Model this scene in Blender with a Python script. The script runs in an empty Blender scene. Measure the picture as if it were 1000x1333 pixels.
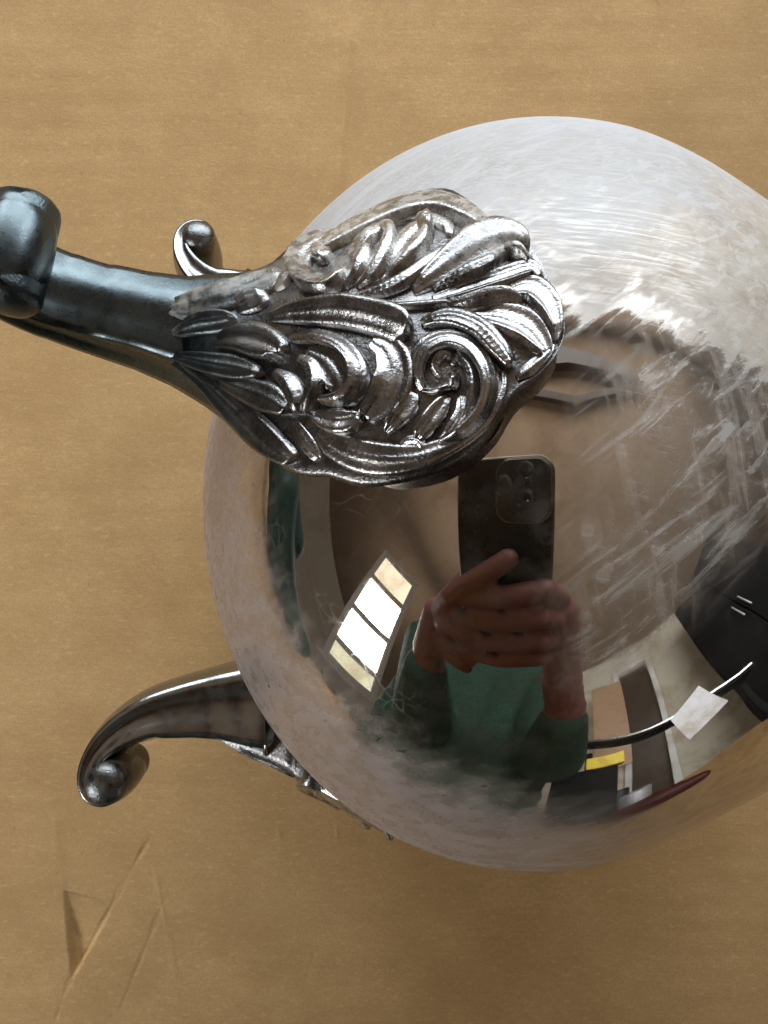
import bpy, bmesh, math, random
import numpy as np
from mathutils import Matrix, Vector, noise as mnoise
random.seed(7); rng = np.random.default_rng(7)
CM = 0.01
R = math.radians

# ------------------------------------------------------------------ camera, world, exposure
sc = bpy.context.scene
H = 23.6                                   # lens height above the cardboard, cm
FPX = 962.0                                # focal length in pixels of the 1000 x 1333 frame
cam = bpy.data.cameras.new('camera')
cam.sensor_fit = 'VERTICAL'; cam.sensor_height = 36.0
cam.lens = 36.0 * FPX / 1333.0
cam.clip_start = 0.004; cam.clip_end = 60
camo = bpy.data.objects.new('camera', cam)
camo.location = (0, 0, H * CM)
sc.collection.objects.link(camo); sc.camera = camo

world = bpy.data.worlds.new('World'); sc.world = world; world.use_nodes = True
bg = world.node_tree.nodes['Background']
bg.inputs[0].default_value = (0.62, 0.50, 0.38, 1); bg.inputs[1].default_value = 0.14
sc.view_settings.view_transform = 'Standard'; sc.view_settings.look = 'None'
sc.view_settings.exposure = 0.0; sc.view_settings.gamma = 1.0
sc.render.engine = 'CYCLES'
sc.cycles.max_bounces = 5; sc.cycles.glossy_bounces = 4; sc.cycles.diffuse_bounces = 2; sc.cycles.caustics_reflective = False; sc.cycles.caustics_refractive = False
sc.cycles.use_denoising = True; sc.cycles.use_adaptive_sampling = True; sc.cycles.adaptive_threshold = .02
WIN_BACK = 9.6      # daylight radiance of the tall window beyond the top of the picture
WIN_SIDE = 21.0     # of the window whose panes show on the belly of the bowl

# ------------------------------------------------------------------ helpers
def link(o, parent=None):
    sc.collection.objects.link(o)
    if parent is not None: o.parent = parent
    return o
def tag(o, label=None, cat=None, group=None, kind=None):
    if label: o['label'] = label
    if cat: o['category'] = cat
    if group: o['group'] = group
    if kind: o['kind'] = kind
    return o
def mesh_obj(name, verts, faces, mat, parent=None, smooth=True, scale=CM):
    me = bpy.data.meshes.new(name)
    me.from_pydata([tuple(float(c) * scale for c in v) for v in verts], [], faces)
    me.update()
    if smooth: me.polygons.foreach_set('use_smooth', [True] * len(me.polygons))
    if mat: me.materials.append(mat)
    return link(bpy.data.objects.new(name, me), parent)
def fix_normals(o):
    bm = bmesh.new(); bm.from_mesh(o.data)
    bmesh.ops.recalc_face_normals(bm, faces=bm.faces); bm.to_mesh(o.data); bm.free()
def bm_obj(name, bm, mat, parent=None, smooth=False):
    bmesh.ops.recalc_face_normals(bm, faces=bm.faces)
    me = bpy.data.meshes.new(name); bm.to_mesh(me); bm.free()
    if smooth: me.polygons.foreach_set('use_smooth', [True] * len(me.polygons))
    if mat: me.materials.append(mat)
    return link(bpy.data.objects.new(name, me), parent)
def box_obj(name, size, loc, mat, parent=None, bevel=0.1, rot=None, seg=2):
    bm = bmesh.new(); bmesh.ops.create_cube(bm, size=1)
    bmesh.ops.scale(bm, vec=Vector(size) * CM, verts=bm.verts)
    if bevel: bmesh.ops.bevel(bm, geom=bm.edges[:], offset=bevel * CM, segments=seg, profile=.5, affect='EDGES')
    M = Matrix.Translation(Vector(loc) * CM) @ (rot if rot is not None else Matrix())
    bmesh.ops.transform(bm, matrix=M, verts=bm.verts)
    return bm_obj(name, bm, mat, parent)
def empty(name, loc=(0, 0, 0), parent=None):
    o = bpy.data.objects.new(name, None); o.location = Vector(loc) * CM; o.empty_display_size = .01
    return link(o, parent)

class N:                                    # small node-tree helper
    def __init__(s, name):
        s.m = bpy.data.materials.new(name); s.m.use_nodes = True
        s.t = s.m.node_tree; s.t.nodes.clear()
        s.out = s.t.nodes.new('ShaderNodeOutputMaterial')
    def n(s, ty, **kw):
        nd = s.t.nodes.new('ShaderNode' + ty)
        for k, v in kw.items():
            if k.startswith('i_'):
                nd.inputs[k[2:].replace('_', ' ')].default_value = v
            else: setattr(nd, k, v)
        return nd
    def l(s, a, b): s.t.links.new(a, b)
    def set(s, sock, v):
        if hasattr(v, 'is_output') or isinstance(v, bpy.types.NodeSocket): s.l(v, sock)
        else: sock.default_value = v
    def math(s, op, a, b=0.0, c=0.0, clamp=False):
        nd = s.n('Math', operation=op, use_clamp=clamp)
        s.set(nd.inputs[0], a); s.set(nd.inputs[1], b); s.set(nd.inputs[2], c)
        return nd.outputs[0]
    def ramp(s, v, a, b, lo=0.0, hi=1.0):
        nd = s.n('MapRange', interpolation_type='SMOOTHSTEP')
        s.set(nd.inputs[0], v); s.set(nd.inputs[1], a); s.set(nd.inputs[2], b)
        s.set(nd.inputs[3], lo); s.set(nd.inputs[4], hi)
        return nd.outputs[0]
    def noise(s, vec, scale, detail=4, rough=.55, dist=0.0):
        nd = s.n('TexNoise'); s.l(vec, nd.inputs['Vector'])
        nd.inputs['Scale'].default_value = scale; nd.inputs['Detail'].default_value = detail
        nd.inputs['Roughness'].default_value = rough; nd.inputs['Distortion'].default_value = dist
        return nd.outputs['Fac']
    def mapping(s, vec, rot=(0, 0, 0), scale=(1, 1, 1), loc=(0, 0, 0)):
        if any(rot) and tuple(scale) != (1, 1, 1): vec = s.mapping(vec, rot=rot); rot = (0, 0, 0)   # turn first, then stretch
        nd = s.n('Mapping'); s.l(vec, nd.inputs[0])
        nd.inputs['Rotation'].default_value = rot; nd.inputs['Scale'].default_value = scale
        nd.inputs['Location'].default_value = loc
        return nd.outputs[0]
    def mixc(s, f, a, b, mode='MIX'):
        nd = s.n('Mix', data_type='RGBA', blend_type=mode)
        s.set(nd.inputs[0], f)
        for sk, v in ((nd.inputs[6], a), (nd.inputs[7], b)):
            if isinstance(v, tuple): sk.default_value = v if len(v) == 4 else (*v, 1)
            else: s.l(v, sk)
        return nd.outputs[2]
    def bump(s, h, strength=.3, dist=.001, normal=None):
        nd = s.n('Bump'); nd.inputs['Strength'].default_value = strength; nd.inputs['Distance'].default_value = dist
        s.l(h, nd.inputs['Height'])
        if normal is not None: s.l(normal, nd.inputs['Normal'])
        return nd.outputs[0]
    def pbsdf(s, **kw):
        nd = s.n('BsdfPrincipled')
        for k, v in kw.items():
            sk = nd.inputs[k.replace('_', ' ')]
            if isinstance(v, tuple) and len(v) == 3: v = (*v, 1)
            s.set(sk, v)
        return nd.outputs[0]
    def done(s, sh): s.l(sh, s.out.inputs[0]); return s.m

def plain(name, col, rough=.6, metal=0.0, var=.12, scale=30, bump=.15, spec=.5):
    k = N(name); co = k.n('TexCoord').outputs['Object']
    f = k.noise(co, scale); f2 = k.noise(co, scale * 9, 3)
    c = k.mixc(f, tuple(x * (1 - var) for x in col), tuple(min(1, x * (1 + var)) for x in col))
    return k.done(k.pbsdf(Base_Color=c, Roughness=k.ramp(f2, .3, .7, rough * .85, min(1, rough * 1.15)), Metallic=metal, Specular_IOR_Level=spec,
                          Normal=k.bump(f2, bump, .0006)))
def emitter(name, col, strength):
    k = N(name); e = k.n('Emission'); e.inputs[1].default_value = strength; e.inputs[0].default_value = (*col, 1)
    return k.done(e.outputs[0])

# ------------------------------------------------------------------ materials
def mat_cardboard():
    k = N('cardboard'); co = k.n('TexCoord').outputs['Object']
    fib = k.noise(k.mapping(co, scale=(60, 260, 100)), 3.0, 5, .6)
    blot = k.noise(k.mapping(co, scale=(22, 27, 10)), 1.6, 6, .62)
    big = k.noise(co, 7, 3)
    c = k.mixc(k.ramp(blot, .3, .72), (.50, .305, .128), (.62, .395, .178))
    c = k.mixc(k.ramp(big, .3, .7, 0, .35), c, (.50, .315, .135))
    c = k.mixc(k.ramp(fib, .25, .8, .14, 0), c, (.26, .155, .065))
    spk = k.noise(co, 420, 2, .5)
    c = k.mixc(k.ramp(spk, .70, .78, 0, .35), c, (.22, .13, .06))
    grain = k.noise(co, 1500, 3, .7)
    c = k.mixc(k.ramp(grain, .34, .62, .34, 0), c, (.33, .20, .085))
    fleck = k.noise(k.mapping(co, scale=(300, 700, 300)), 1.0, 3, .6)
    c = k.mixc(k.ramp(fleck, .56, .70, 0, .30), c, (.70, .49, .26))
    stain = k.noise(co, 26, 5, .65)
    c = k.mixc(k.ramp(stain, .50, .72, 0, .22), c, (.36, .215, .09))
    h = k.math('ADD', k.math('MULTIPLY', fib, .6), k.math('MULTIPLY', grain, .5))
    return k.done(k.pbsdf(Base_Color=c, Roughness=.85, Specular_IOR_Level=.25, Normal=k.bump(h, .25, .0004)))

def mat_body():
    k = N('hazy_silver'); tc = k.n('TexCoord').outputs['Object']
    co = k.mapping(tc, scale=(100, 100, 100))            # centimetres from the centre of the belly
    xyz = k.n('SeparateXYZ'); k.l(co, xyz.inputs[0]); X, Y, Z = xyz.outputs
    A = lambda a, b: k.math('ADD', a, b)
    Mu = lambda a, b: k.math('MULTIPLY', a, b)
    Mx = lambda a, b: k.math('MAXIMUM', a, b)
    warp = k.noise(co, .9, 4)
    blot = k.noise(co, 2.1, 6, .62, .3)
    # dried polish wiped along the bowl, fine strokes in three directions
    st1 = k.noise(k.mapping(co, rot=(0, 0, R(6)), scale=(.45, 14, 14)), 1.3, 5, .7, .3)
    st2 = k.noise(k.mapping(co, rot=(0, 0, R(-42)), scale=(.4, 5, 5)), 1.1, 5, .65, .6)
    st3 = k.noise(k.mapping(co, rot=(0, 0, R(75)), scale=(.4, 5, 5)), 1.1, 5, .6, .5)
    edge = A(A(Y, Mu(A(X, 1.2), .34)), A(Mu(A(warp, -.5), 2.6), Mu(A(st2, -.5), 2.0)))
    top = k.ramp(edge, 1.75, 2.9)
    veil = Mu(top, A(.80, Mu(k.ramp(st1, .35, .65), .17)))
    # blotchy smears where the shoulder was wiped
    side = Mu(k.ramp(A(X, Mu(warp, 2.4)), -.3, 1.6), k.ramp(A(X, Mu(Y, -.9)), 2.6, 1.3))
    side = Mu(side, k.ramp(Y, -3.6, -2.0))
    vor = k.n('TexVoronoi'); k.l(co, vor.inputs['Vector']); vor.inputs['Scale'].default_value = 2.9; vor.inputs['Randomness'].default_value = 1
    dots = Mu(k.ramp(vor.outputs['Distance'], .34, .20), k.ramp(warp, .50, .60))
    pat = A(A(Mx(k.ramp(st2, .46, .64, .0, .36), k.ramp(st3, .46, .66, 0, .26)), k.ramp(blot, .40, .66, .15, .44)), Mu(dots, .34))
    veil = Mx(veil, Mu(side, pat))
    # thin general haze and hairline scratches
    veil = Mx(veil, k.ramp(blot, .40, .75, .008, .075))
    for rot, sc_, w_ in ((25, .55, .012), (-50, .5, .010), (78, .45, .012), (-12, .7, .010)):
        s_ = k.noise(k.mapping(co, rot=(0, 0, R(rot)), scale=(.05, 5, 5), loc=(rot, 3, 0)), sc_, 1, .3)
        ln = k.ramp(k.math('ABSOLUTE', A(s_, -.5)), w_, w_ * .2, 0, .20)
        veil = Mx(veil, Mu(ln, Mu(k.ramp(warp, .42, .62), k.ramp(X, -2.2, -3.0, .12, 1.0))))
    # dull film low on the flanks, the cardboard's mirrored tone painted in
    fr = k.noise(k.mapping(co, rot=(0, 0, R(-35)), scale=(.4, 2.6, 2.6)), 1.3, 4, .6)
    dd = k.math('SQRT', A(k.math('POWER', Mu(k.math('ABSOLUTE', X), .86), 2.0), k.math('POWER', k.math('ABSOLUTE', Y), 2.0)))
    dd = A(dd, Mu(A(fr, -.5), .9))
    ring = Mu(Mu(k.ramp(dd, 3.9, 5.1), k.ramp(Y, 2.6, 1.2)), k.ramp(X, 2.6, -1.6, .30, 1.0))
    nick = k.ramp(k.noise(k.mapping(co, rot=(0, 0, R(-35)), scale=(.7, 5, 5), loc=(4, 0, 2)), 1.6, 3, .5), .66, .72)
    veil = Mx(veil, Mu(ring, k.math('SUBTRACT', k.ramp(fr, .2, .8, .54, .74), Mu(nick, .5), clamp=True)))
    # film colour: white where it lies thick, beige where it is wiped thin
    thick = k.ramp(A(A(Y, Mu(X, -.55)), Mu(A(warp, -.5), 3.4)), 2.6, 4.6)
    strokes = Mx(k.ramp(st2, .48, .62), k.ramp(st1, .50, .66))
    beige = k.mixc(k.ramp(blot, .35, .7), (.46, .395, .32), (.35, .285, .225))
    wiped = k.mixc(Mu(strokes, .75), beige, (.54, .515, .475))
    chalk = k.mixc(k.ramp(Mx(st1, Mu(st2, .96)), .60, .44, 0, .7), (.50, .495, .49), (.34, .315, .29))
    film_c = k.mixc(thick, wiped, chalk)
    film_c = k.mixc(k.ramp(Y, 4.6, 6.6, 0, .7), film_c, (.50, .50, .52))  # faint sky tint painted into the film over the crown
    film_c = k.mixc(ring, film_c, k.mixc(k.ramp(fr, .25, .8), (.315, .250, .222), (.415, .350, .325)))
    met_c = k.mixc(k.ramp(blot, .42, .72), (.76, .72, .67), (.56, .48, .40))
    met_c = k.mixc(Mu(ring, .8), met_c, (.50, .45, .43))
    rgh = A(k.ramp(blot, .35, .75, .010, .04), Mu(k.math('POWER', veil, 1.6), .55))
    metal = k.pbsdf(Base_Color=met_c, Metallic=1.0, Roughness=rgh)
    film = k.pbsdf(Base_Color=film_c, Roughness=.8, Specular_IOR_Level=.2)
    mx = k.n('MixShader'); k.set(mx.inputs[0], veil); k.l(metal, mx.inputs[1]); k.l(film, mx.inputs[2])
    return k.done(mx.outputs[0])

def mat_cast(name, base, dark, rough, patina, spark, toe=((.088, .108, .112), (.066, .080, .083))):
    k = N(name); tc = k.n('TexCoord').outputs['Object']
    co = k.mapping(tc, scale=(100, 100, 100))
    n1 = k.noise(co, 1.1, 4); n2 = k.noise(co, 6, 4); n3 = k.noise(co, 24, 3, .6)
    xyz = k.n('SeparateXYZ'); k.l(co, xyz.inputs[0])
    c = k.mixc(k.ramp(n1, .40, .70, 0, patina), base, dark)
    c = k.mixc(k.ramp(n2, .55, .75, 0, .45 * patina), c, (.36, .27, .22))
    leg = k.ramp(k.math('ADD', xyz.outputs[0], k.math('MULTIPLY', n1, .8)), -3.7, -5.7)      # dark blue-green tone grows along the leg
    leg = k.math('MULTIPLY', leg, k.n('Attribute', attribute_type='OBJECT', attribute_name='blued').outputs['Fac'])
    c = k.mixc(leg, c, k.mixc(k.ramp(n1, .35, .7), *toe))
    rg = k.math('ADD', k.ramp(n2, .3, .7, rough * .85, rough * 1.2), k.math('MULTIPLY', leg, .08))
    b = k.bump(n3, spark, .0005)
    metal = k.pbsdf(Base_Color=c, Metallic=1.0, Roughness=rg, Normal=b)
    # pale dried polish caught on the far flank (local +Y)
    at = k.n('Attribute', attribute_type='OBJECT', attribute_name='grit').outputs['Fac']
    g0 = k.ramp(k.math('ADD', xyz.outputs[1], k.math('MULTIPLY', n1, 1.2)), .85, 1.7)
    grit = k.math('MULTIPLY', k.math('MULTIPLY', at, g0), k.ramp(n2, .38, .64, .10, .62))
    film = k.pbsdf(Base_Color=k.mixc(n1, (.60, .55, .46), (.36, .34, .31)), Roughness=.8)
    mx = k.n('MixShader'); k.set(mx.inputs[0], grit); k.l(metal, mx.inputs[1]); k.l(film, mx.inputs[2])
    return k.done(mx.outputs[0])

M = dict(
    board=mat_cardboard(), body=mat_body(),
    leaf=mat_cast('worn_cast_silver', (.45, .44, .43), (.16, .158, .155), .25, .9, .20),
    ground=mat_cast('oxidised_silver', (.24, .235, .23), (.09, .09, .09), .26, .9, .25),
    leg=mat_cast('blued_silver', (.42, .42, .41), (.30, .30, .30), .20, .5, .05),
)

# ------------------------------------------------------------------ the cardboard
def board_height(x, y):                       # cm, small relief pressed into the sheet
    z = (0.0022 + .003 * mnoise.noise((x * .1, y * .2, 9))) * math.sin(y * 2 * math.pi / 0.78 + .5 * math.sin(x * .4)) + .03 * mnoise.noise((x * .16, y * .22, 3.1)) + .010 * mnoise.noise((x * .8, y * .9, 5.0))
    return z
px2b = lambda px, py: ((px - 500) / FPX * H, (667 - py) / FPX * H)
dent = [px2b(81, 1160), px2b(93, 1275), px2b(150, 1178)]
creases = [  # (from, to, half width, depth) in sketch pixels
    ((92, 1275), (195, 1090), .055, -.028), ((92, 1272), (70, 1333), .05, -.025), ((228, 1140), (150, 1330), .05, -.02),
    ((195, 1100), (235, 1300), .05, .014), ((410, 1240), (395, 1290), .05, -.02), ((82, 1165), (70, 1060), .14, .02),
    ((438, 1075), (440, 1095), .06, .02), ((362, 1078), (368, 1110), .06, .015), ((462, 10), (441, 240), .16, .05)]
creases = [(px2b(*a), px2b(*b), w, d) for a, b, w, d in creases]
def crease_at(x, y):
    z = 0
    for (ax, ay), (bx, by), w, d in creases:
        L2 = (bx - ax) ** 2 + (by - ay) ** 2
        t = ((x - ax) * (bx - ax) + (y - ay) * (by - ay)) / L2
        if -.05 < t < 1.05:
            q = abs((x - ax) * (by - ay) - (y - ay) * (bx - ax)) / math.sqrt(L2) 
            q = abs(q + .09 * mnoise.noise((x * 1.1, y * 1.1, ax)) + .03 * mnoise.noise((x * 4, y * 4, ax)))
            if q < w * 3: z += (.95 + .9 * mnoise.noise((x * 1.7, y * 1.7, by))) * d * math.exp(-(q / w) ** 2) * min(1, (t + .05) * 6, (1.05 - t) * 6)
    (ax, ay), (bx, by), (cx, cy) = dent        # triangular puncture: one flap pressed down along its left side
    den = (by - cy) * (ax - cx) + (cx - bx) * (ay - cy)
    l1 = ((by - cy) * (x - cx) + (cx - bx) * (y - cy)) / den
    l2 = ((cy - ay) * (x - cx) + (ax - cx) * (y - cy)) / den
    l3 = 1 - l1 - l2
    if min(l1, l2, l3) > 0: z -= .30 * (1 - l3) ** 1.3 * min(1, l2 * 1.6 + .15) * min(1, l3 * 11)
    return z
def build_board():
    xs = sorted(set([round(-13.6 + i * .05, 4) for i in range(250)] + [round(-1.1 + i * .2, 4) for i in range(74)] + [-60, -40, -25, -18] + [60, 40, 25, 18]))
    ys = sorted(set([round(-17.4 + i * .05, 4) for i in range(171)] + [round(-8.8 + i * .13, 4) for i in range(204)] + [-60, -40, -28, -21] + [60, 40, 28, 21]))
    v = []
    for y in ys:
        for x in xs:
            z = 0
            if -13.7 < x < 13.7 and -17.5 < y < 17.6:
                z = board_height(x, y)
                if y < -9 or (y > 9 and -4 < x < 2): z += crease_at(x, y)
            v.append((x, y, z - .02))
    nx = len(xs); f = []
    for j in range(len(ys) - 1):
        for i in range(nx - 1):
            a = j * nx + i; f.append((a, a + 1, a + nx + 1, a + nx))
    o = mesh_obj('cardboard_ground', v, f, M['board'])
    tag(o, 'flat tan corrugated cardboard sheet under the silver bowl', kind='structure')
build_board()

# ------------------------------------------------------------------ the silver bowl
BC = Vector((3.21, .29, 7.34))              # centre of the belly
AX = R(3.5)                                   # the axis runs a little uphill to the left
RB, UB, U0 = 7.40, 6.95, .45             # widest radius, reach of the base, where it is widest
bowl = empty('silver_bowl', BC)
bowl.rotation_euler = (0, 0, -AX)
tag(bowl, 'round silver footed bowl lying on its side on the cardboard', 'bowl')
PT_U = np.array([-8.6, -7.6, -6.6, -5.6, -4.6, -3.6, -2.6, -1.6, -.6, U0])
PT_R = np.array([5.50, 4.98, 4.88, 5.14, 5.58, 6.08, 6.58, 7.02, 7.31, RB])
def body_r(u):
    if u >= U0: return RB * math.sqrt(max(0, 1 - ((u - U0) / (UB - U0)) ** 2))
    x = max(u, -8.6); m = np.gradient(PT_R, PT_U); m[-1] = 0
    i = min(len(PT_U) - 2, max(0, int(np.searchsorted(PT_U, x)) - 1)); h = PT_U[i + 1] - PT_U[i]; t = (x - PT_U[i]) / h
    return float((2*t**3 - 3*t**2 + 1) * PT_R[i] + (t**3 - 2*t**2 + t) * h * m[i] + (-2*t**3 + 3*t**2) * PT_R[i+1] + (t**3 - t**2) * h * m[i+1])
def build_body():
    prof = [(U0 + (UB - U0) * math.cos(t), RB * math.sin(t)) for t in np.linspace(0.0, math.pi / 2, 44)]
    us = np.linspace(U0, -8.6, 64)[1:]
    prof += [(u, body_r(u)) for u in us]
    u1, r1 = prof[-1]
    prof += [(u1 - .12, r1 + .12), (u1 - .25, r1 + .05), (u1 - .22, r1 - .12)]
    prof += [(u, body_r(u) - .22) for u in us[::-1][2:]]
    prof += [(U0 + (UB - U0 - .22) * math.cos(t), (RB - .22) * math.sin(t)) for t in np.linspace(math.pi / 2, 0, 16)]
    n = 160; v = []; f = []
    for u, r in prof:
        for j in range(n):
            a = 2 * math.pi * j / n
            v.append((-u, r * math.cos(a), r * math.sin(a)))
    for i in range(len(prof) - 1):
        for j in range(n):
            f.append((i * n + j, i * n + (j + 1) % n, (i + 1) * n + (j + 1) % n, (i + 1) * n + j))
    o = mesh_obj('belly', v, f, M['body'], bowl)
    bm = bmesh.new(); bm.from_mesh(o.data); bmesh.ops.remove_doubles(bm, verts=bm.verts, dist=1e-6)
    bmesh.ops.recalc_face_normals(bm, faces=bm.faces); bm.to_mesh(o.data); bm.free()
    o.data.polygons.foreach_set('use_smooth', [True] * len(o.data.polygons))
build_body()

# ---- a foot is modelled in its own frame: x = -u (towards the rim), y = sideways, z = out from the axis
FA = R(17)                                  # where the nearest foot stands round the axis
def foot_matrix(a, du=0.0, dr=0.0, pitch=0.0):
    pv = Matrix.Translation((-5 * CM, 0, 6 * CM))
    return Matrix.Rotation(-a, 4, 'X') @ Matrix.Translation((-du * CM, 0, dr * CM)) @ pv @ Matrix.Rotation(R(pitch), 4, 'Y') @ pv.inverted()
BOWLM = Matrix.Translation(BC) @ Matrix.Rotation(-AX, 4, 'Z')
FM = BOWLM @ Matrix.Rotation(-FA, 4, 'X'); FMI = FM.inverted()
CU = np.array([.3, 1, 2, 3, 4, 4.6, 5.2, 5.8, 6.4, 7, 7.6, 8.2, 9])
CR = np.array([7.66, 7.72, 7.68, 7.46, 7.05, 6.72, 6.33, 6.05, 5.85, 5.74, 5.74, 5.90, 6.3])
KU = np.array([.3, 2, 4, 5, 6, 7, 9]); KV = np.array([.14, .125, .14, .19, .27, .30, .35])
TU = np.array([.5, 1.5, 3, 4, 5, 5.5, 6, 7, 8, 9]); TV = np.array([-.35, -.40, -.42, -.30, .05, .30, .50, .74, .90, .98])
def smooth_interp(x, xs, ys):               # monotone-ish cubic through the table
    x = np.clip(x, xs[0], xs[-1]); m = np.gradient(ys, xs)
    i = np.clip(np.searchsorted(xs, x) - 1, 0, len(xs) - 2)
    h = xs[i + 1] - xs[i]; t = (x - xs[i]) / h
    return ((2 * t**3 - 3 * t**2 + 1) * ys[i] + (t**3 - 2 * t**2 + t) * h * m[i]
            + (-2 * t**3 + 3 * t**2) * ys[i + 1] + (t**3 - t**2) * h * m[i + 1])
def surf(x, y):
    u = -x
    return smooth_interp(u, CU, CR) - smooth_interp(u, KU, KV) * (y - smooth_interp(u, TU, TV)) ** 2
CAML = np.array(FMI @ Vector((0, 0, H)))
ROT = np.array(FMI.to_3x3())
def trace(pts):
    """sketch points on the knee -> points on the smooth knee surface, with their normals"""
    p = np.asarray(pts, float)
    d = np.stack([(p[:, 0] - 500) / FPX, (667 - p[:, 1]) / FPX, -np.ones(len(p))], 1) @ ROT.T
    ts = np.linspace(7.5, 13.5, 241)
    q = CAML[None, None] + d[:, None] * ts[None, :, None]
    f = q[..., 2] - surf(q[..., 0], q[..., 1])
    neg = f < 0
    has = neg.any(1)
    loc = (f[:, 1:-1] <= f[:, :-2]) & (f[:, 1:-1] <= f[:, 2:])
    first = np.where(has, neg.argmax(1), np.where(loc.any(1), loc.argmax(1) + 1, np.abs(f).argmin(1)))
    lo = ts[np.maximum(first - 1, 0)]; hi = ts[first]
    for _ in range(26):
        mid = (lo + hi) / 2; q = CAML + d * mid[:, None]
        ng = q[:, 2] - surf(q[:, 0], q[:, 1]) < 0
        hi = np.where(ng, mid, hi); lo = np.where(ng, lo, mid)
    t = np.where(has, (lo + hi) / 2, ts[first])
    P = CAML + d * t[:, None]
    P[:, 2] = surf(P[:, 0], P[:, 1])
    e = .02
    nx = -(surf(P[:, 0] + e, P[:, 1]) - surf(P[:, 0] - e, P[:, 1])) / (2 * e)
    ny = -(surf(P[:, 0], P[:, 1] + e) - surf(P[:, 0], P[:, 1] - e)) / (2 * e)
    n = np.stack([nx, ny, np.ones_like(nx)], 1); n /= np.linalg.norm(n, axis=1, keepdims=True)
    return P, n
def crom(pts, k):
    p = np.asarray(pts, float); out = []
    P = np.vstack([2 * p[0] - p[1], p, 2 * p[-1] - p[-2]])
    for i in range(1, len(P) - 2):
        for j in range(k):
            t = j / k
            out.append(.5 * (2 * P[i] + (P[i + 1] - P[i - 1]) * t + (2 * P[i - 1] - 5 * P[i] + 4 * P[i + 1] - P[i + 2]) * t * t
                             + (3 * P[i] - P[i - 1] - 3 * P[i + 1] + P[i + 2]) * t ** 3))
    out.append(p[-1]); return np.array(out)

EDGE = [((225,376),(218,470)),((262,373),(252,488)),((300,362),(286,513)),((340,348),(318,546)),((372,333),(346,577)),((400,315),(372,604)),((440,297),(400,613)),
 ((480,277),(430,614)),((520,261),(470,626)),((560,251),(520,622)),((590,253),(565,610)),((620,272),(605,588)),((642,291),(638,558)),
 ((668,304),(658,526)),((690,320),(675,505)),((705,343),(700,488)),((720,375),(720,467)),((731,402),(731,447)),((735,420),(735,429))]

def inner_r(u):                              # back of the leg
    return float(np.interp(u, [4.5, 5.2, 5.9, 6.5, 7.2, 7.8, 8.3, 9], [4.0, 4.0, 4.1, 4.32, 4.56, 4.8, 5.2, 5.9]))
def build_knee(foot):
    """leg and knee plate in one casting, open towards the belly it is soldered to"""
    up = crom([e[0] for e in EDGE], 3); lo = crom([e[1] for e in EDGE], 3)
    n = 26; rows = []; K = len(up)
    for i in range(K):
        t = np.linspace(0, 1, n + 1)
        pts = up[i][None] * (1 - t[:, None]) + lo[i][None] * t[:, None]
        P, nm = trace(pts)
        tc_ = smooth_interp(-P[:, 0], TU, TV); lim = np.interp(-P[:, 0], [4.6, 5.2, 6, 6.6], [3.0, 1.55, 1.12, .80]); P[:, 1] = np.clip(P[:, 1], tc_ - lim, tc_ + lim); P[:, 2] = surf(P[:, 0], P[:, 1])
        u = -P[:, 0].mean()
        s = 2 * t - 1
        rim = np.clip((np.abs(s) - .90) / .1, 0, 1)
        sink = .07 * np.clip((6.6 - u) / 1.4, 0, 1) * (1 - rim ** 2) * np.clip((K - 1 - i) / 6, 0, 1)
        crease = .05 * np.exp(-((s + .12) / .10) ** 2) * np.clip((u - 5.9) / .8, 0, 1)
        hollow = -.035 * np.exp(-((s - .35) / .22) ** 2) * np.clip((u - 5.9) / .8, 0, 1)
        P = P - nm * (sink - crease - hollow)[:, None]
        shr = [.72, .84, .92, .97][i] if i < 4 else 1.0
        if shr < 1:
            cen = P.mean(0); P = cen + (P - cen) * shr; P[:, 2] -= 1.1 * (1 - shr)
        ring = list(P)
        a, b = P[-1], P[0]
        wa = lambda p: max(body_r(min(UB, max(0, -p[0]))) ** 2 - p[1] ** 2, 0) ** .5
        def down(p, k, sq):
            ub = -p[0]; tgt = inner_r(ub) if ub > 4.9 else min(wa(p) - .12, p[2] - .12)
            if 4.5 < ub <= 4.9: tgt = min(tgt, p[2] - .5)
            tgt = min(tgt, p[2] - .1)
            c = float(smooth_interp(np.array(ub), TU, TV))
            return np.array([p[0], c + (p[1] - c) * sq, p[2] + (tgt - p[2]) * k])
        ring += [down(a, .10, 1.03), down(a, .5, .93), down(a, .92, .82), down(a, 1, .7)]
        m = (down(a, 1, .0) + down(b, 1, .0)) / 2
        ring += [m, down(b, 1, .7), down(b, .92, .82), down(b, .5, .93), down(b, .10, 1.03)]
        rows.append(ring)
    L = len(rows[0]); v = [p for r_ in rows for p in r_]; f = []
    for i in range(K - 1):
        for j in range(L):
            f.append((i * L + j, i * L + (j + 1) % L, (i + 1) * L + (j + 1) % L, (i + 1) * L + j))
    f.append(tuple(range(L))); f.append(tuple(range((K - 1) * L, K * L)))
    o = mesh_obj('leg', v, f, M['leg'], foot); o.data.materials.append(M['ground'])
    for p in o.data.polygons:
        if -p.center.x / CM < 6.2: p.material_index = 1
    fix_normals(o)
    return o

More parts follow.
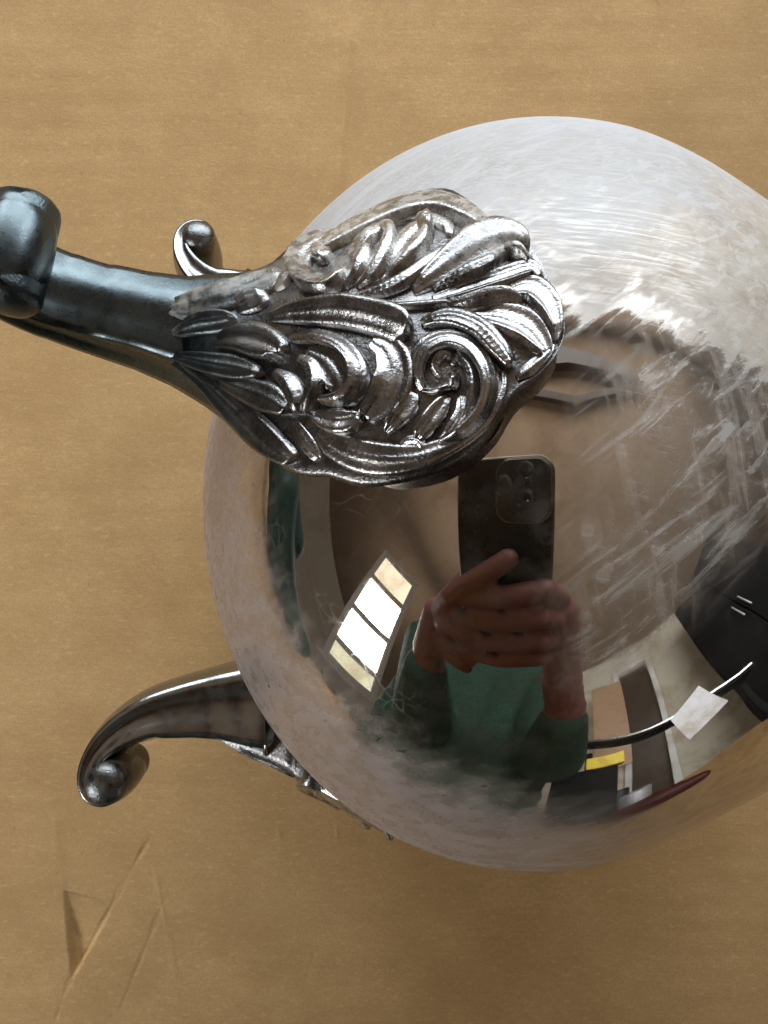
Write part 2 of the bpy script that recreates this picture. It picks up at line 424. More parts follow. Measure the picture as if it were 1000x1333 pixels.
def build_scroll(foot):
    """rolled toe: the strip leaves the leg, turns outward and curls back on itself"""
    path = [(5.0, 4.1), (5.6, 4.05), (6.2, 4.20), (6.8, 4.38), (7.40, 4.58), (8.05, 4.86), (8.62, 5.32), (8.98, 5.86), (9.08, 6.38), (8.92, 6.76), (8.60, 6.90), (8.30, 6.80),
            (8.14, 6.54), (8.22, 6.28), (8.44, 6.18), (8.60, 6.30), (8.58, 6.46)]
    c = crom(path, 5); n = len(c); v = []; f = []
    ac = 12
    for i in range(n):
        t = i / (n - 1); tg = c[min(i + 1, n - 1)] - c[max(i - 1, 0)]; tg /= np.linalg.norm(tg)
        nrm = np.array([tg[1], -tg[0]])                   # outer (away from the curl centre)
        kk = i / 5                                        # stations along the path
        hw = np.interp(kk, [0, 1, 2, 3, 4, 5, 6, 7, 9, 12, 17], [1.10, 1.14, .92, .74, .67, .65, .66, .68, .76, .80, .66])
        th = np.interp(kk, [0, 1, 2, 3, 4, 5, 6, 7, 8, 10, 17], [1.9, 1.98, 1.68, 1.36, 1.14, .92, .68, .50, .40, .32, .22])
        tc = float(smooth_interp(np.array(min(8.6, c[i][0])), TU, TV)) if kk < 6 else np.interp(kk, [6, 9], [.94, .98])
        wall = np.interp(kk, [0, 4, 7], [.80, .84, .98])  # the back is narrower than the face
        ring = []
        for j in range(ac + 1):
            s = -1 + 2 * j / ac
            off = .10 * (1 - s * s) - .05 * np.exp(-(abs(s) - .78) ** 2 / .006)
            q = c[i] + nrm * off; ring.append((-q[0], tc + s * hw * wall, q[1]))
        dent_ = np.interp(kk, [0, 2, 6, 9], [0, .20, .16, .04])
        for fr_, wd in ((.18, 1.0), (.34, .35), (.55, 0), (.76, .35)):
            q = c[i] - nrm * th * fr_ * .78; ring.append((-q[0], tc + hw * (wall + (1 - wall) * fr_ - dent_ * (1 - wd)), q[1]))
        for s in (1, .96, .8, .5, .2, -.1, -.3, -.5, -.8, -.96, -1):
            cr = .05 * math.exp(-((s - .15) / .14) ** 2) - .05 * math.exp(-((s + .42) / .22) ** 2) if kk < 7 else 0
            q = c[i] - nrm * (th * (1 - (.12 if kk < 5 else .16) * abs(s) ** 2.5 - (.10 if abs(s) == 1 else 0)) + cr); ring.append((-q[0], tc + s * hw * .98, q[1]))
        for fr_, wd in ((.76, .35), (.55, 0), (.34, .35), (.18, 1.0)):
            q = c[i] - nrm * th * fr_ * .78; ring.append((-q[0], tc - hw * (wall + (1 - wall) * fr_ - dent_ * (1 - wd)), q[1]))
        v += ring
    L = ac + 1 + 11 + 8
    for i in range(n - 1):
        for j in range(L):
            f.append((i * L + j, i * L + (j + 1) % L, (i + 1) * L + (j + 1) % L, (i + 1) * L + j))
    f.append(tuple(range(L))); f.append(tuple(range((n - 1) * L, n * L)))
    o = mesh_obj('toe_scroll', v, f, M['leg'], foot); fix_normals(o)
    # boss filling the roll, with a small button on each end
    prof = [(0, .0), (.0, .0)]
    pts = [(-.93, 0), (-.92, .10), (-.90, .20), (-.84, .33), (-.76, .40), (-.68, .42), (.68, .42), (.76, .40), (.84, .33), (.90, .20), (.92, .10), (.93, 0)]
    m = 28; v = []; f = []
    for y, r in pts:
        for j in range(m):
            a = 2 * math.pi * j / m; v.append((-8.50 + r * math.cos(a), .98 + y, 6.46 + r * math.sin(a)))
    for i in range(len(pts) - 1):
        for j in range(m): f.append((i * m + j, i * m + (j + 1) % m, (i + 1) * m + (j + 1) % m, (i + 1) * m + j))
    o = mesh_obj('toe_boss', v, f, M['ground'], foot)
    bm = bmesh.new(); bm.from_mesh(o.data); bmesh.ops.remove_doubles(bm, verts=bm.verts, dist=1e-6)
    bmesh.ops.recalc_face_normals(bm, faces=bm.faces); bm.to_mesh(o.data); bm.free()

# acanthus ornament: each leaf is (spine with half-widths, height, kind, options), sketched over the nearest knee
def LF(sp, h, kind='d', **k): return (sp, h, kind, k)
LEAVES = [
 # leaves lying back along the leg
 LF([(188,388,3),(222,393,12),(255,392,17),(300,383,17),(340,368,13),(368,353,6)], .13, 't', tilt=-.4),
 LF([(285,401,6),(315,395,11),(335,389,10),(349,382,4)], .17, 't', tilt=-.5),
 LF([(208,428,2),(232,426,8),(255,422,13),(285,418,13),(310,414,4)], .15, 't', tilt=-.5),
 LF([(245,446,2),(275,443,9),(305,440,17),(335,443,23),(358,452,18),(367,462,9)], .24, 'v'),
 LF([(205,460,2),(235,465,9),(270,472,14),(310,479,16),(341,486,6)], .20, 'd', rib=.010),
 LF([(250,484,2),(280,493,9),(315,505,15),(352,519,19),(380,535,10)], .24, 'd', rib=.012),
 LF([(212,472,2),(238,483,8),(266,500,12),(302,530,16),(345,572,17),(383,602,9)], .18, 't', tilt=.3, rib=.010),
 LF([(378,548,5),(395,575,9),(412,600,7)], .05, 'd'),
 # central plume
 LF([(345,412,4),(395,408,12),(445,409,16),(490,417,18),(520,427,19),(534,436,10)], .30, 't', tilt=-.5, rib=.008),
 LF([(458,394,3),(520,396,4),(585,391,4)], .26, 'd'),
 LF([(372,440,5),(410,437,9),(445,449,10),(467,475,10),(467,505,10),(448,523,9),(414,523,5)], .30, 't', tilt=.4, rib=.010),
 LF([(395,455,10),(425,473,22),(440,500,22),(432,514,12)], .18, 'c'),
 LF([(384,463,5),(405,475,9),(413,500,9),(404,526,8),(395,541,4)], .26, 'd', rib=.012),
 LF([(350,482,5),(374,495,10),(388,520,10),(386,541,5)], .24, 'd', rib=.014),
 LF([(480,440,10),(505,455,20),(515,485,23),(503,520,22),(475,548,8)], .26, 'c'),
 LF([(402,538,6),(430,547,15),(455,548,16),(471,538,6)], .26, 'v'),
 LF([(412,560,8),(438,582,18),(485,597,22),(540,596,18),(590,578,13),(630,548,11),(652,510,7),(655,480,3)], .20, 'd', rib=.006),
 # lower volute
 LF([(552,510,5),(541,482,11),(552,454,13),(582,442,12),(612,452,12),(632,478,12),(638,508,12),(628,540,11),(602,566,9),(570,580,4)], .36, 't', tilt=.35),
 LF([(573,490,4),(563,472,7),(575,458,7),(592,462,6)], .18, 'd'),
 LF([(584,474,4),(597,464,7),(612,478,8),(617,505,8),(610,538,6),(598,552,3)], .30, 'd', rib=.014),
 LF([(588,480,6),(592,495,8),(588,510,5)], .34, 'd'),
 LF([(545,504,4),(565,508,5),(585,503,5),(594,506,3)], .32, 'd'),
 LF([(585,512,5),(570,535,12),(553,560,11),(540,575,4)], .24, 'v'),
 LF([(600,512,5),(601,540,10),(586,565,9),(570,573,3)], .22, 'v'),
 LF([(540,508,6),(530,530,13),(512,553,9),(500,565,4)], .20, 'v'),
 LF([(520,588,4),(528,575,6),(543,573,6),(550,583,5),(541,594,4),(530,594,3)], .26, 'd'),
 # right-hand plume
 LF([(545,418,5),(585,413,12),(622,428,14),(648,454,14),(668,482,8)], .32, 'd', rib=.016),
 LF([(582,386,5),(595,396,7),(628,394,8),(660,389,7),(682,393,3)], .32, 't', tilt=-.4),
 LF([(610,406,7),(650,410,17),(685,424,20),(706,448,13),(712,465,5)], .22, 'c'),
 LF([(655,378,5),(690,372,15),(714,395,15),(724,425,8),(722,445,4)], .22, 'c', tilt=.2),
 LF([(660,476,5),(652,462,9),(640,448,6)], .10, 'd'),
 LF([(672,492,4),(690,480,9),(712,460,7),(722,445,3)], .16, 'd'),
 # leaf turning over at the far edge
 LF([(535,378,4),(575,353,14),(615,330,21),(645,318,20),(670,318,12),(688,332,5)], .30, 't', tilt=-.5),
 LF([(560,372,4),(600,358,9),(632,345,10),(652,335,4)], .30, 'd', rib=.024),
 LF([(640,328,4),(658,323,6),(678,328,6),(690,340,3)], .40, 'd'),
 LF([(560,386,4),(610,372,9),(655,358,11),(690,348,10),(705,358,4)], .16, 'c'),
 # upper volute and far rim
 LF([(376,338,5),(420,315,9),(470,291,11),(520,272,12),(565,264,13),(605,277,13),(632,298,9),(640,312,4)], .28, 'd', rib=.004),
 LF([(490,362,5),(520,336,16),(540,315,18),(556,298,12)], .34, 'v'),
 LF([(540,308,9),(553,297,13),(562,288,8)], .42, 'd'),
 LF([(460,372,5),(486,353,10),(504,328,10),(509,306,8),(498,299,5),(493,306,3)], .38, 'd'),
 LF([(436,306,4),(408,317,11),(390,340,13),(397,362,13),(424,370,12),(446,356,7),(450,344,3)], .30, 't', tilt=.4),
 LF([(425,312,6),(418,328,12),(420,341,7)], .22, 'd'),
 LF([(444,372,4),(462,352,9),(474,332,10),(480,318,5)], .26, 'd'),
 LF([(452,332,4),(466,318,8),(488,300,8),(505,290,4)], .24, 'd'),
 LF([(448,384,4),(490,376,8),(525,362,9),(556,340,8),(578,318,4)], .22, 'd', rib=.020),
 LF([(500,286,4),(540,278,7),(580,288,8),(585,305,4)], .14, 'd'),
 LF([(352,374,4),(366,362,8),(377,348,5)], .16, 'd'),
]
def build_leaf(foot, spec):
    sp, h, kind, op = spec
    a = np.array(sp, float); a[:, 2] *= 1.2; c = crom(a, 8); n = len(c)
    seg = np.r_[0, np.cumsum(np.linalg.norm(np.diff(c[:, :2], axis=0), axis=1))]
    m = max(14, int(seg[-1] / 1.9)); ss = np.linspace(0, seg[-1], m)
    C = np.stack([np.interp(ss, seg, c[:, k]) for k in range(3)], 1)
    tg = np.gradient(C[:, :2], axis=0); tg /= np.linalg.norm(tg, axis=1, keepdims=True) + 1e-9
    nn = np.stack([-tg[:, 1], tg[:, 0]], 1)
    w0, w1 = C[0, 2], C[-1, 2]
    cap = np.minimum(np.sqrt(np.clip(1 - (1 - ss / max(w0, 1)) ** 2, 0, 1)) * (ss < w0) + (ss >= w0),
                     np.sqrt(np.clip(1 - (1 - (seg[-1] - ss) / max(w1, 1)) ** 2, 0, 1)) * ((seg[-1] - ss) < w1) + ((seg[-1] - ss) >= w1))
    cap = np.maximum(cap, .06)
    J = 13; t = np.linspace(-1, 1, J)
    grid = C[:, None, :2] + nn[:, None] * (t[None, :, None] * (C[:, 2] * cap)[:, None, None])
    P, nm = trace(grid.reshape(-1, 2))
    tt = np.tile(t, (m, 1)); uu = np.tile((ss / seg[-1])[:, None], (1, J))
    edge = np.clip((1 - np.abs(tt)) / .13, 0, 1); edge = edge * edge * (3 - 2 * edge)
    if kind == 'd': pr = 1 - .42 * tt ** 2
    elif kind == 'c': pr = .55 + .5 * np.abs(tt) ** 2.2
    elif kind == 'v': pr = (1 - .35 * tt ** 2) - .38 * np.exp(-(tt / .20) ** 2)
    else: pr = (1 - .30 * tt ** 2)
    pr = pr * (1 + 1.35 * op.get('tilt', .22) * tt)
    r0 = .02 if a[0, 0] < 300 else .35
    lift = r0 + (1 - r0) * np.clip(uu / .55, 0, 1)              # leaves rise from the root towards the tip
    scale = np.clip(C[:, 2] * cap / 9.0, .45, 1.15)[:, None]
    hh = .57 * h * pr * lift * scale * (edge * .9 + .1)
    nf = 3 if C[:, 2].max() > 13 else 2
    hh += .008 * np.cos(tt * math.pi * nf) * edge * np.clip(C[:, 2] / 11, .3, 1.4)[:, None] * np.sin(uu * math.pi) ** .5
    hh += op.get('rib', 0) * .12 * np.sin(ss[:, None] / 1.25 + 3.0 * np.abs(tt)) * edge
    hh = hh - .06
    if r0 < .1: hh -= .17 * np.clip(1 - uu / .45, 0, 1) ** 1.5
    hh[:, 0] = hh[:, -1] = -.26; hh[0] = np.minimum(hh[0], -.2); hh[-1] = np.minimum(hh[-1], -.2)
    Q = P + nm * hh.reshape(-1)[:, None]
    f = []
    for i in range(m - 1):
        for j in range(J - 1):
            q = i * J + j; f.append((q, q + J, q + J + 1, q + 1))
    o = mesh_obj('acanthus_leaf', Q, f, M['leaf'], foot)
    me = o.data; me.update()
    up = sum((p.normal.z * p.area for p in me.polygons))
    if up < 0: me.flip_normals()
    return o

foot = empty('foot', parent=bowl)
build_knee(foot); build_scroll(foot)
for s in LEAVES: build_leaf(foot, s)
for ch in foot.children: ch['grit'] = 1.0 if ch.name.startswith('acanthus') else (.3 if ch.name.startswith('leg') else 0.0)
for ch in foot.children: ch['blued'] = 1.0
foot.matrix_local = foot_matrix(FA)
foot['label'] = 'foot nearest the viewer with carved leaf knee and rolled toe'
for k, (da, du, dr, pit, lab) in enumerate([(-106, -.2, -.30, 0, 'foot at the lower left with its toe curling down'), (95, .05, .02, 9, 'foot half hidden behind the nearest foot'), (180, -1.35, -.3, 0, None)]):
    c = foot.copy(); link(c, bowl); c.matrix_local = foot_matrix(FA + R(da), du, dr, pit)
    if lab: c['label'] = lab
    elif 'label' in c: del c['label']
    for ch in list(foot.children):
        d = ch.copy(); link(d, c); d['grit'] = 0.1; d['blued'] = .35; d.matrix_local = ch.matrix_local

#ENVIRONMENT
# ------------------------------------------------------------------ what the polished belly mirrors: windows, ceiling, the photographer
def frame_at(az, dist, z):                   # a frame facing the bowl from a compass bearing
    a = R(az); d = Vector((math.cos(a), math.sin(a), 0))
    loc = Vector((BC.x + d.x * dist, BC.y + d.y * dist, z))
    X = Vector((-d.y, d.x, 0)); Zv = Vector((0, 0, 1))
    m = Matrix((X, -d, Zv)).transposed().to_4x4(); m.translation = loc * CM
    return m
M['white_paint'] = plain('white_paint', (.72, .70, .66), .5)
M['dark_brown'] = plain('dark_brown', (.055, .033, .020), .45)
M['plaster'] = plain('plaster', (.62, .56, .44), .85, scale=6)
M['ceiling'] = plain('ceiling_paint', (.25, .168, .104), .9, scale=5)
M['black'] = plain('black_lacquer', (.006, .006, .006), .6, spec=.12)
M['frame_wood'] = plain('frame_wood', (.17, .14, .11), .6)
def window(label, mat4, cols, rows, glass, bar=2.2):
    """cols/rows: pane widths and heights; glass[r][c]: material of each pane"""
    w = empty('window'); w.matrix_world = mat4; tag(w, label, 'window')
    W = sum(cols) + bar * (len(cols) + 1); Hh = sum(rows) + bar * (len(rows) + 1)
    box_obj('sill', (W + 8, 9, 3), (0, 1.5, -1.6), M['frame_wood'], w, .4)
    x = -W / 2
    for i in range(len(cols) + 1):
        box_obj('stile', (bar, 5, Hh), (x + bar / 2, 0, Hh / 2), M['frame_wood'], w, .3)
        if i < len(cols): x += bar + cols[i]
    z = 0
    for r_ in range(len(rows) + 1):
        box_obj('rail', (W - .6, 4.2, bar), (0, 0, z + bar / 2), M['frame_wood'], w, .3)
        if r_ < len(rows):
            x = -W / 2 + bar
            for c_ in range(len(cols)):
                box_obj('pane', (cols[c_] + .6, .5, rows[r_] + .6), (x + cols[c_] / 2, -.8, z + bar + rows[r_] / 2), glass[r_][c_], w, 0)
                x += cols[c_] + bar
            z += bar + rows[r_]
    return w
sky = emitter('daylight_cool', (.84, .92, 1.0), WIN_BACK)
white = emitter('daylight_white', (.95, .98, 1.0), WIN_SIDE)
cream = emitter('sunlit_blind', (1.0, .90, .68), WIN_SIDE * .07)
garden = emitter('sunlit_garden', (.95, .95, .70), WIN_SIDE * .055)
window('wide white framed window lighting the bowl from the far side', frame_at(84, 150, 22), [80, 80, 80], [46, 46], [[sky] * 3] * 2, 4)
window('bright paned window mirrored on the belly of the silver bowl', frame_at(-139, 150, 14) @ Matrix.Rotation(R(-24), 4, 'Y'), [36], [13, 28, 31, 26],
       [[garden], [white], [white], [cream]], 5)

ceil = mesh_obj('ceiling', [(-620, -620, 165), (620, -620, 165), (620, 620, 165), (-620, 620, 165)], [(0, 3, 2, 1)], M['ceiling'], smooth=False)
tag(ceil, kind='structure')
def prism(name, poly, z0, z1, mat):
    bm = bmesh.new(); fc = bm.faces.new([bm.verts.new((x * CM, y * CM, z0 * CM)) for x, y in poly])
    ex = bmesh.ops.extrude_face_region(bm, geom=[fc])
    bmesh.ops.translate(bm, vec=(0, 0, (z1 - z0) * CM), verts=[g for g in ex['geom'] if isinstance(g, bmesh.types.BMVert)])
    return bm_obj(name, bm, mat)
b = prism('added_dark_band', [(-34, 116), (12, 114), (50, 101), (84, 86), (78, 80), (46, 90), (14, 97), (-34, 95)], 152, 164.8, M['dark_brown'])  # dark shape added overhead to mirror as the band by the knee
rl = prism('added_dark_loop', [(-34, 82), (18, 69), (46, 76), (80, 83), (79, 79), (47, 71), (18, 63), (-34, 76)], 156, 164.7, M['dark_brown'])  # second added strip, shaped so its mirror image closes a loop
tag(rl, 'added thin dark ceiling shape mirrored as a loop below the dark band', 'rail')
tag(b, 'added dark ceiling shape mirrored as a band beside the carved knee', 'beam')
# pale wall with a dark doorway
wl = empty('room_wall'); wl.matrix_world = frame_at(-58, 165, 0); tag(wl, kind='structure')
box_obj('wall_panel', (62, 4, 220), (-57, -2, 55), M['plaster'], wl, .2)
box_obj('wall_panel', (46, 4, 220), (34, -2, 55), M['plaster'], wl, .2)
box_obj('wall_panel', (37, 4, 30), (-7.5, -2, 150), M['plaster'], wl, .2)
box_obj('door_trim', (5, 5, 185), (-24, .6, 44), M['white_paint'], wl, .5)
box_obj('door_trim', (5, 5, 185), (9, .6, 44), M['white_paint'], wl, .5)
box_obj('door_trim', (38, 5, 5), (-7.5, .7, 139), M['white_paint'], wl, .5)
box_obj('door_leaf', (30, 3, 184), (-7.5, -4, 42), plain('brown_door', (.07, .045, .025), .5), wl, .3)
pd = box_obj('cupboard_door', (24, 3, 84), (0, 0, 0), plain('peach_wood', (.42, .26, .15), .5), None, .4)
pd.matrix_world = frame_at(-70, 148, 75); tag(pd, 'peach wooden cupboard door mirrored beside the dark doorway', 'door')
cb = empty('black_cabinet'); cb.matrix_world = frame_at(-25, 128, 0); tag(cb, 'black cabinet mirrored at the right edge of the bowl', 'cabinet')
box_obj('cabinet_body', (64, 30, 190), (0, -15, 30), M['black'], cb, .6)
for i in (-1, 1):
    box_obj('cabinet_door', (30, 1.6, 120), (i * 15.5, .9, 60), M['black'], cb, .3)
    box_obj('handle', (1, 2, 12), (i * 3, 2.4, 62), plain('steel', (.6, .6, .6), .3, 1.0), cb, .3)
# narrow shelf with its bright edge and the clutter on it
sh = empty('shelf'); sh.matrix_world = frame_at(-57, 66, 0); tag(sh, 'dark shelf with a bright metal edge mirrored low on the bowl', 'shelf')
tilt = Matrix.Rotation(R(15), 4, 'Y')
box_obj('board', (60, 10, 1.2), (0, -6, 30.4), M['black'], sh, .3, tilt)
box_obj('metal_edge', (60, .8, .9), (0, -.6, 31.4), plain('bright_steel', (.85, .85, .85), .3, 1.0), sh, .2, tilt)
box_obj('upright', (2, 2, 34), (-26, -8, 17), M['black'], sh, .3)
box_obj('upright', (2, 2, 21), (26, -8, 10.5), M['black'], sh, .3)
cd = box_obj('white_card', (11, .5, 13), (0, 0, 0), plain('white_card', (.82, .82, .84), .6), None, .1)
cd.matrix_world = frame_at(-48, 62, 24) @ Matrix.Rotation(R(-14), 4, 'Y'); tag(cd, 'white card leaning on the shelf edge', 'card')
yb = box_obj('yellow_box', (8, 5, 3.6), (0, 0, 0), plain('yellow', (.75, .55, .03), .5), None, .3)
yb.matrix_world = frame_at(-73, 52, 23); tag(yb, 'small yellow box mirrored beside the green shirt', 'box')
st = box_obj('stand', (13, 4, 20.6), (-4, 0, -12.2), M['black'], yb, .3)
for ob_az, w_, h_, cl, nm_, lb_ in ((-66, 9, 9, (.5, .5, .52), 'grey_tin', 'grey metal tin under the shelf'), (-70, 6, 12, (.03, .03, .04), 'black_tin', 'black tin under the end of the shelf')):
    bm = bmesh.new(); bmesh.ops.create_cone(bm, cap_ends=True, segments=32, radius1=w_ / 2 * CM, radius2=w_ / 2 * CM, depth=h_ * CM)
    bmesh.ops.bevel(bm, geom=[e for e in bm.edges if abs(e.verts[0].co.z - e.verts[1].co.z) < 1e-6], offset=.004, segments=3, affect='EDGES')
    o = bm_obj(nm_, bm, plain(nm_, cl, .35, .6)); o.matrix_world = frame_at(ob_az, 58, h_ / 2); tag(o, lb_, 'tin')
# dark red pouch on the cardboard
def blob(name, pts, mat, vox, smooth_it=4, parent=None):
    """one continuous skin over a chain of tapered capsules; pts: list of (p0, r0, p1, r1)"""
    bm = bmesh.new()
    for p0, r0, p1, r1 in pts:
        p0 = Vector(p0); p1 = Vector(p1); L = (p1 - p0).length; n = max(2, int(L / (min(r0, r1) * .45)) + 1)
        for i in range(n + 1):
            t = i / n; rr = r0 * (1 - t) + r1 * t
            bmesh.ops.create_icosphere(bm, subdivisions=2, radius=rr * CM, matrix=Matrix.Translation(p0.lerp(p1, t) * CM))
    o = bm_obj(name, bm, mat, parent, True)
    md = o.modifiers.new('skin', 'REMESH'); md.mode = 'VOXEL'; md.voxel_size = vox * CM; md.use_smooth_shade = True
    sm = o.modifiers.new('smooth', 'SMOOTH'); sm.factor = .5; sm.iterations = smooth_it
    return o
f = frame_at(-62, 47, 0); c0 = f.translation / CM; xd = Vector(f.col[0][:3])
rp = blob('red_pouch', [(c0 - xd * 6 + Vector((0, 0, 2.6)), 2.6, c0 + xd * 1 + Vector((0, 0, 3)), 3.0), (c0 + xd * 1 + Vector((0, 0, 3)), 3.0, c0 + xd * 8 + Vector((0, 0, 2)), 1.6)],
          plain('dark_red', (.05, .009, .006), .5, spec=.2), .5); tag(rp, 'dark red pouch lying at the edge of the cardboard', 'pouch')
# green cloth heaped to the left of the bowl
cl = blob('green_cloth', [((-50, 12, 4), 4, (-50, 2, 8), 6), ((-50, 2, 8), 6.5, (-48, -12, 5), 5.5), ((-48, -12, 5), 5, (-42, -25, 4), 3.5), ((-55, -8, 11), 5, (-55, 6, 10), 4.5), ((-46, -6, 4), 3, (-44, -18, 3), 2.5)],
          plain('green_cloth', (.003, .022, .014), .9, scale=60), .8, 2); tag(cl, 'heap of dark green cloth to the left of the bowl', 'cloth')
# the phone that takes the picture
ph = empty('phone', (0, 0, H + .5)); tag(ph, 'dark phone held over the bowl, mirrored in its belly', 'phone')
PX0, PX1, PY0, PY1 = -5.1, 1.9, -12.3, 2.5
gl = plain('phone_glass', (.008, .007, .006), .30, 0, .1, 20, .0, .25)
def slab(name, x0, x1, y0, y1, z0, z1, rad, mat, parent, bev=.12):
    bm = bmesh.new(); ring = []
    for cx, cy, a0 in ((x1 - rad, y1 - rad, 0), (x0 + rad, y1 - rad, 90), (x0 + rad, y0 + rad, 180), (x1 - rad, y0 + rad, 270)):
        for i in range(9):
            a = R(a0 + i * 90 / 8); ring.append(bm.verts.new((Vector((cx + rad * math.cos(a), cy + rad * math.sin(a), z0)) * CM)))
    fc = bm.faces.new(ring); ex = bmesh.ops.extrude_face_region(bm, geom=[fc])
    bmesh.ops.translate(bm, vec=(0, 0, (z1 - z0) * CM), verts=[g for g in ex['geom'] if isinstance(g, bmesh.types.BMVert)])
    es = [e for e in bm.edges if abs(e.verts[0].co.z - e.verts[1].co.z) < 1e-7]
    bmesh.ops.bevel(bm, geom=es, offset=bev * CM, segments=3, profile=.5, affect='EDGES')
    return bm_obj(name, bm, mat, parent, False)
slab('case', PX0, PX1, PY0, PY1, 0, .85, 1.1, plain('phone_case', (.09, .07, .045), .35, .6), ph, .2)
slab('back_glass', PX0 + .16, PX1 - .16, PY0 + .16, PY1 - .16, -.03, .1, 1.0, gl, ph, .02)
slab('plate_rim', -1.98, 1.73, -1.43, 2.33, -.10, .02, 1.0, plain('plate_rim', (.13, .11, .08), .35, 1.0), ph, .05)
plate = slab('camera_plate', -1.9, 1.65, -1.35, 2.25, -.16, .0, .95, plain('plate_glass', (.015, .013, .011), .25, spec=.35), ph, .08)
for lx, ly in ((0, 0), (0, 1.45), (-1.4, .72)):
    bm = bmesh.new(); bmesh.ops.create_cone(bm, cap_ends=True, segments=40, radius1=.62 * CM, radius2=.66 * CM, depth=.22 * CM, matrix=Matrix.Translation((lx * CM, ly * CM, -.22 * CM)))
    ring = bm_obj('lens_ring', bm, plain('lens_ring', (.12, .115, .105), .25, 1.0), plate, True)
    bm = bmesh.new(); bmesh.ops.create_uvsphere(bm, u_segments=24, v_segments=10, radius=.5 * CM, matrix=Matrix.Translation((lx * CM, ly * CM, -.31 * CM)) @ Matrix.Diagonal((1, 1, .12, 1)))
    bm_obj('lens', bm, plain('lens_glass', (.006, .006, .010), .05, 0, 0), plate, True)
# the photographer
skin = plain('skin', (.145, .058, .050), .5, 0, .12, 40)
shirtm = plain('green_shirt', (.004, .024, .010), .9, 0, .25, 25)
zf = H - .05                                 # finger centres lie against the back of the phone
def chain(pts, r0, r1):
    n = len(pts) - 1
    return [(pts[i], r0 + (r1 - r0) * i / n, pts[i + 1], r0 + (r1 - r0) * (i + 1) / n) for i in range(n)]
B = []
for (ky, kz), (mx, my), (tx, ty), r_ in (((-5.4, zf + .7), (-.2, -5.9), (-2.6, -6.5), .80), ((-7.4, zf + .6), (-.6, -7.8), (-3.4, -8.3), .84),
                                         ((-9.4, zf + .6), (-.6, -9.7), (-3.3, -10.1), .80), ((-11.2, zf + .7), (-.1, -11.4), (-2.2, -11.7), .68)):
    B += chain([(4.2, ky - 1.6, zf + 2.6), (3.0, ky, kz - .3), (mx, my, zf - .35), (tx, ty, zf - .2)], r_ * 1.12, r_ * .86)
B += [((4.6, -8.5, zf + 3.0), 1.5, (5.2, -15.5, zf + 2.2), 2.0), ((4.4, -12.5, zf + 2.6), 1.7, (5.4, -15.5, zf + 2.0), 2.0), ((5.2, -15.5, zf + 2.1), 2.1, (6.2, -19.5, zf + 1), 2.2)]
B += chain([(4.9, -12.0, zf + 3.2), (3.2, -9.2, zf + 3.6), (1.2, -7.4, zf + 3.0), (.2, -6.0, zf + 2.4)], 1.25, .85)        # right thumb on the screen side
NH = len(B)
B += [((4.6, -19.5, zf + 1), 2.3, (4.5, -31, 21), 3.8)]
# left hand: forefinger laid on the back, the rest closed round the lower edge
B += chain([(-7.6, -8.6, zf + .6), (-5.6, -6.6, zf - .1), (-3.2, -4.9, zf - .3), (-.9, -3.4, zf - .15)], 1.0, .72)
B += chain([(-8.0, -10.2, zf + 1.0), (-6.6, -9.2, zf - .4), (-4.6, -9.4, zf - .5), (-4.0, -10.4, zf - .3)], .95, .72)
B += chain([(-8.2, -11.8, zf + 1.0), (-6.8, -11.2, zf - .4), (-4.9, -11.6, zf - .5), (-4.5, -12.4, zf - .3)], .92, .70)
B += chain([(-8.3, -13.2, zf + 1.0), (-7.0, -13.0, zf - .2), (-5.6, -13.3, zf - .3), (-5.2, -13.9, zf - .1)], .80, .62)
B += chain([(-8.6, -10.5, zf + 2.2), (-7.0, -7.6, zf + 2.6), (-5.0, -5.8, zf + 2.4), (-4.0, -4.8, zf + 2.0)], 1.15, .82)
B += [((-8.6, -9.6, zf + 1.2), 1.5, (-10.6, -14.5, zf + .6), 2.0), ((-8.6, -12.4, zf + 1.2), 1.6, (-10.6, -14.5, zf + .6), 2.0), ((-10.6, -14.5, zf + .6), 2.0, (-11.0, -18.5, zf - .5), 2.2), ((-11.0, -18.5, zf - .5), 2.3, (-15, -30, 20), 3.8)]
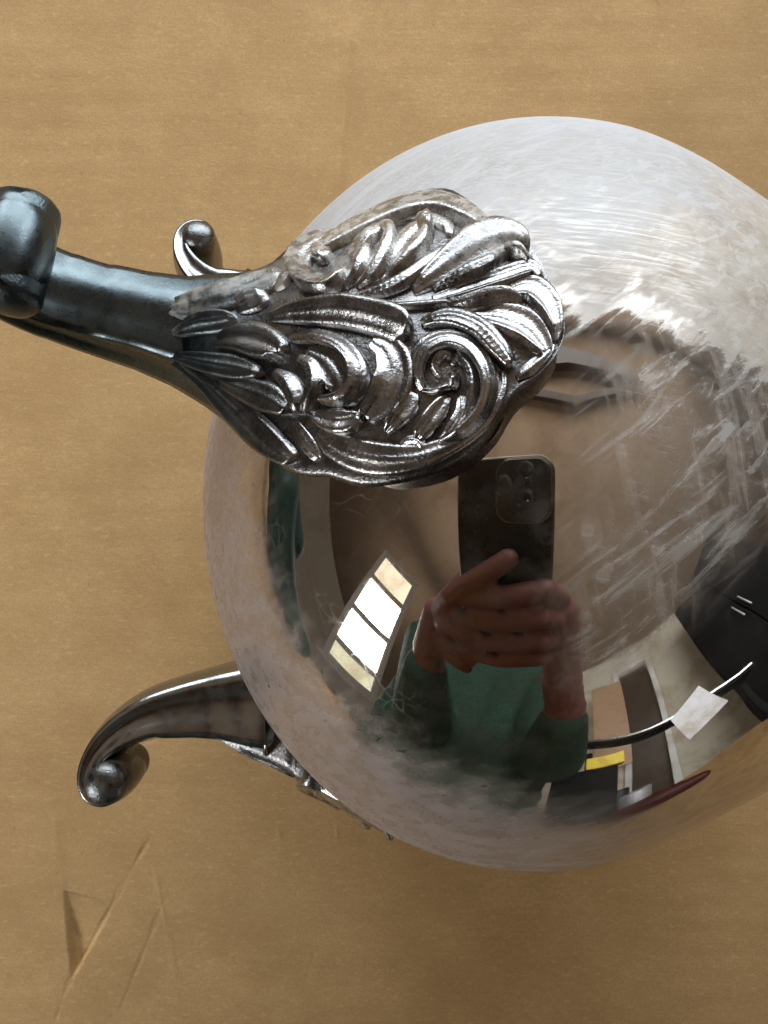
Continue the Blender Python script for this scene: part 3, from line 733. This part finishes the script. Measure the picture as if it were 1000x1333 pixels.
# arms, trunk, neck and head
SR, SL = (3, -40, 44), (-33, -38, 44)
B += [((4.5, -31, 21), 3.9, SR, 5.0), ((-15, -30, 20), 3.9, SL, 5.0), (SR, 5.2, (-14, -46, 49), 6), (SL, 5.2, (-14, -46, 49), 6)]
B += [((-14, -46, 44), 9.5, (-14, -56, -12), 11), ((-7, -45, 42), 8.5, (-6, -55, -12), 10), ((-21, -45, 42), 8.5, (-22, -55, -12), 10)]
B += [((-13.5, -45, 50), 5, (-12, -41, 62), 4.8)]
HC = Vector((-11, -38, 68))
B += [(HC, 7.6, HC + Vector((0, -3, 5)), 8.2), (HC + Vector((0, 4, -5)), 5.2, HC + Vector((0, 5.5, -7)), 3.6), (HC + Vector((0, 7.6, -1.5)), 1.2, HC + Vector((0, 9.2, -4)), 1.5),
      (HC + Vector((-7.6, -1, 0)), 1.2, HC + Vector((-7.9, -1.6, 2)), 1.6), (HC + Vector((7.6, -1, 0)), 1.2, HC + Vector((7.9, -1.6, 2)), 1.6),
      (HC + Vector((-2.2, 6.6, -6.2)), .8, HC + Vector((2.2, 6.6, -6.2)), .8)]
pe = empty('person', (-14, -56, 0)); tag(pe, 'person in a dark green shirt holding the phone, mirrored in the bowl', 'person')
def under(o, par):
    o.parent = par; o.matrix_parent_inverse = Matrix.Translation(-par.location); return o
B = [(Vector(a_) + (Vector((-1.6, 0, 0)) if i_ < NH else Vector()), r0_, Vector(b_) + (Vector((-1.6, 0, 0)) if i_ < NH else Vector()), r1_) for i_, (a_, r0_, b_, r1_) in enumerate(B)]
under(blob('body', B, skin, .26, 3), pe)
S = [((4.6, -21.5, 23.4), 3.0, (4.5, -31, 21), 5.2), ((4.5, -31, 21), 5.2, SR, 7.4), ((-11.4, -17.4, 23.2), 2.9, (-15, -30, 20), 5.4), ((-15, -30, 20), 5.4, SL, 7.4),
     (SR, 7.6, (-14, -42, 47), 8), (SL, 7.6, (-14, -42, 47), 8),
     ((-14, -43, 42), 12, (-14, -54, -10), 13), ((-4, -42, 40), 10.5, (-5, -53, -10), 12), ((-24, -41, 40), 10.5, (-23, -52, -10), 12)]
under(blob('shirt', S, shirtm, .6, 3), pe)
under(blob('hair', [(HC + Vector((0, -4, 6)), 8.2, HC + Vector((0, -6, 0)), 7.6), (HC + Vector((0, 1, 9)), 6.2, HC + Vector((0, -4, 8)), 7.6)], plain('hair', (.05, .03, .02), .6), .5, 3), pe)
for sx in (-1, 1):
    bm = bmesh.new(); bmesh.ops.create_uvsphere(bm, u_segments=16, v_segments=10, radius=1.1 * CM, matrix=Matrix.Translation((HC + Vector((sx * 3.1, 6.6, 0))) * CM))
    under(bm_obj('eye', bm, plain('eye', (.5, .5, .48), .2), None, True), pe)
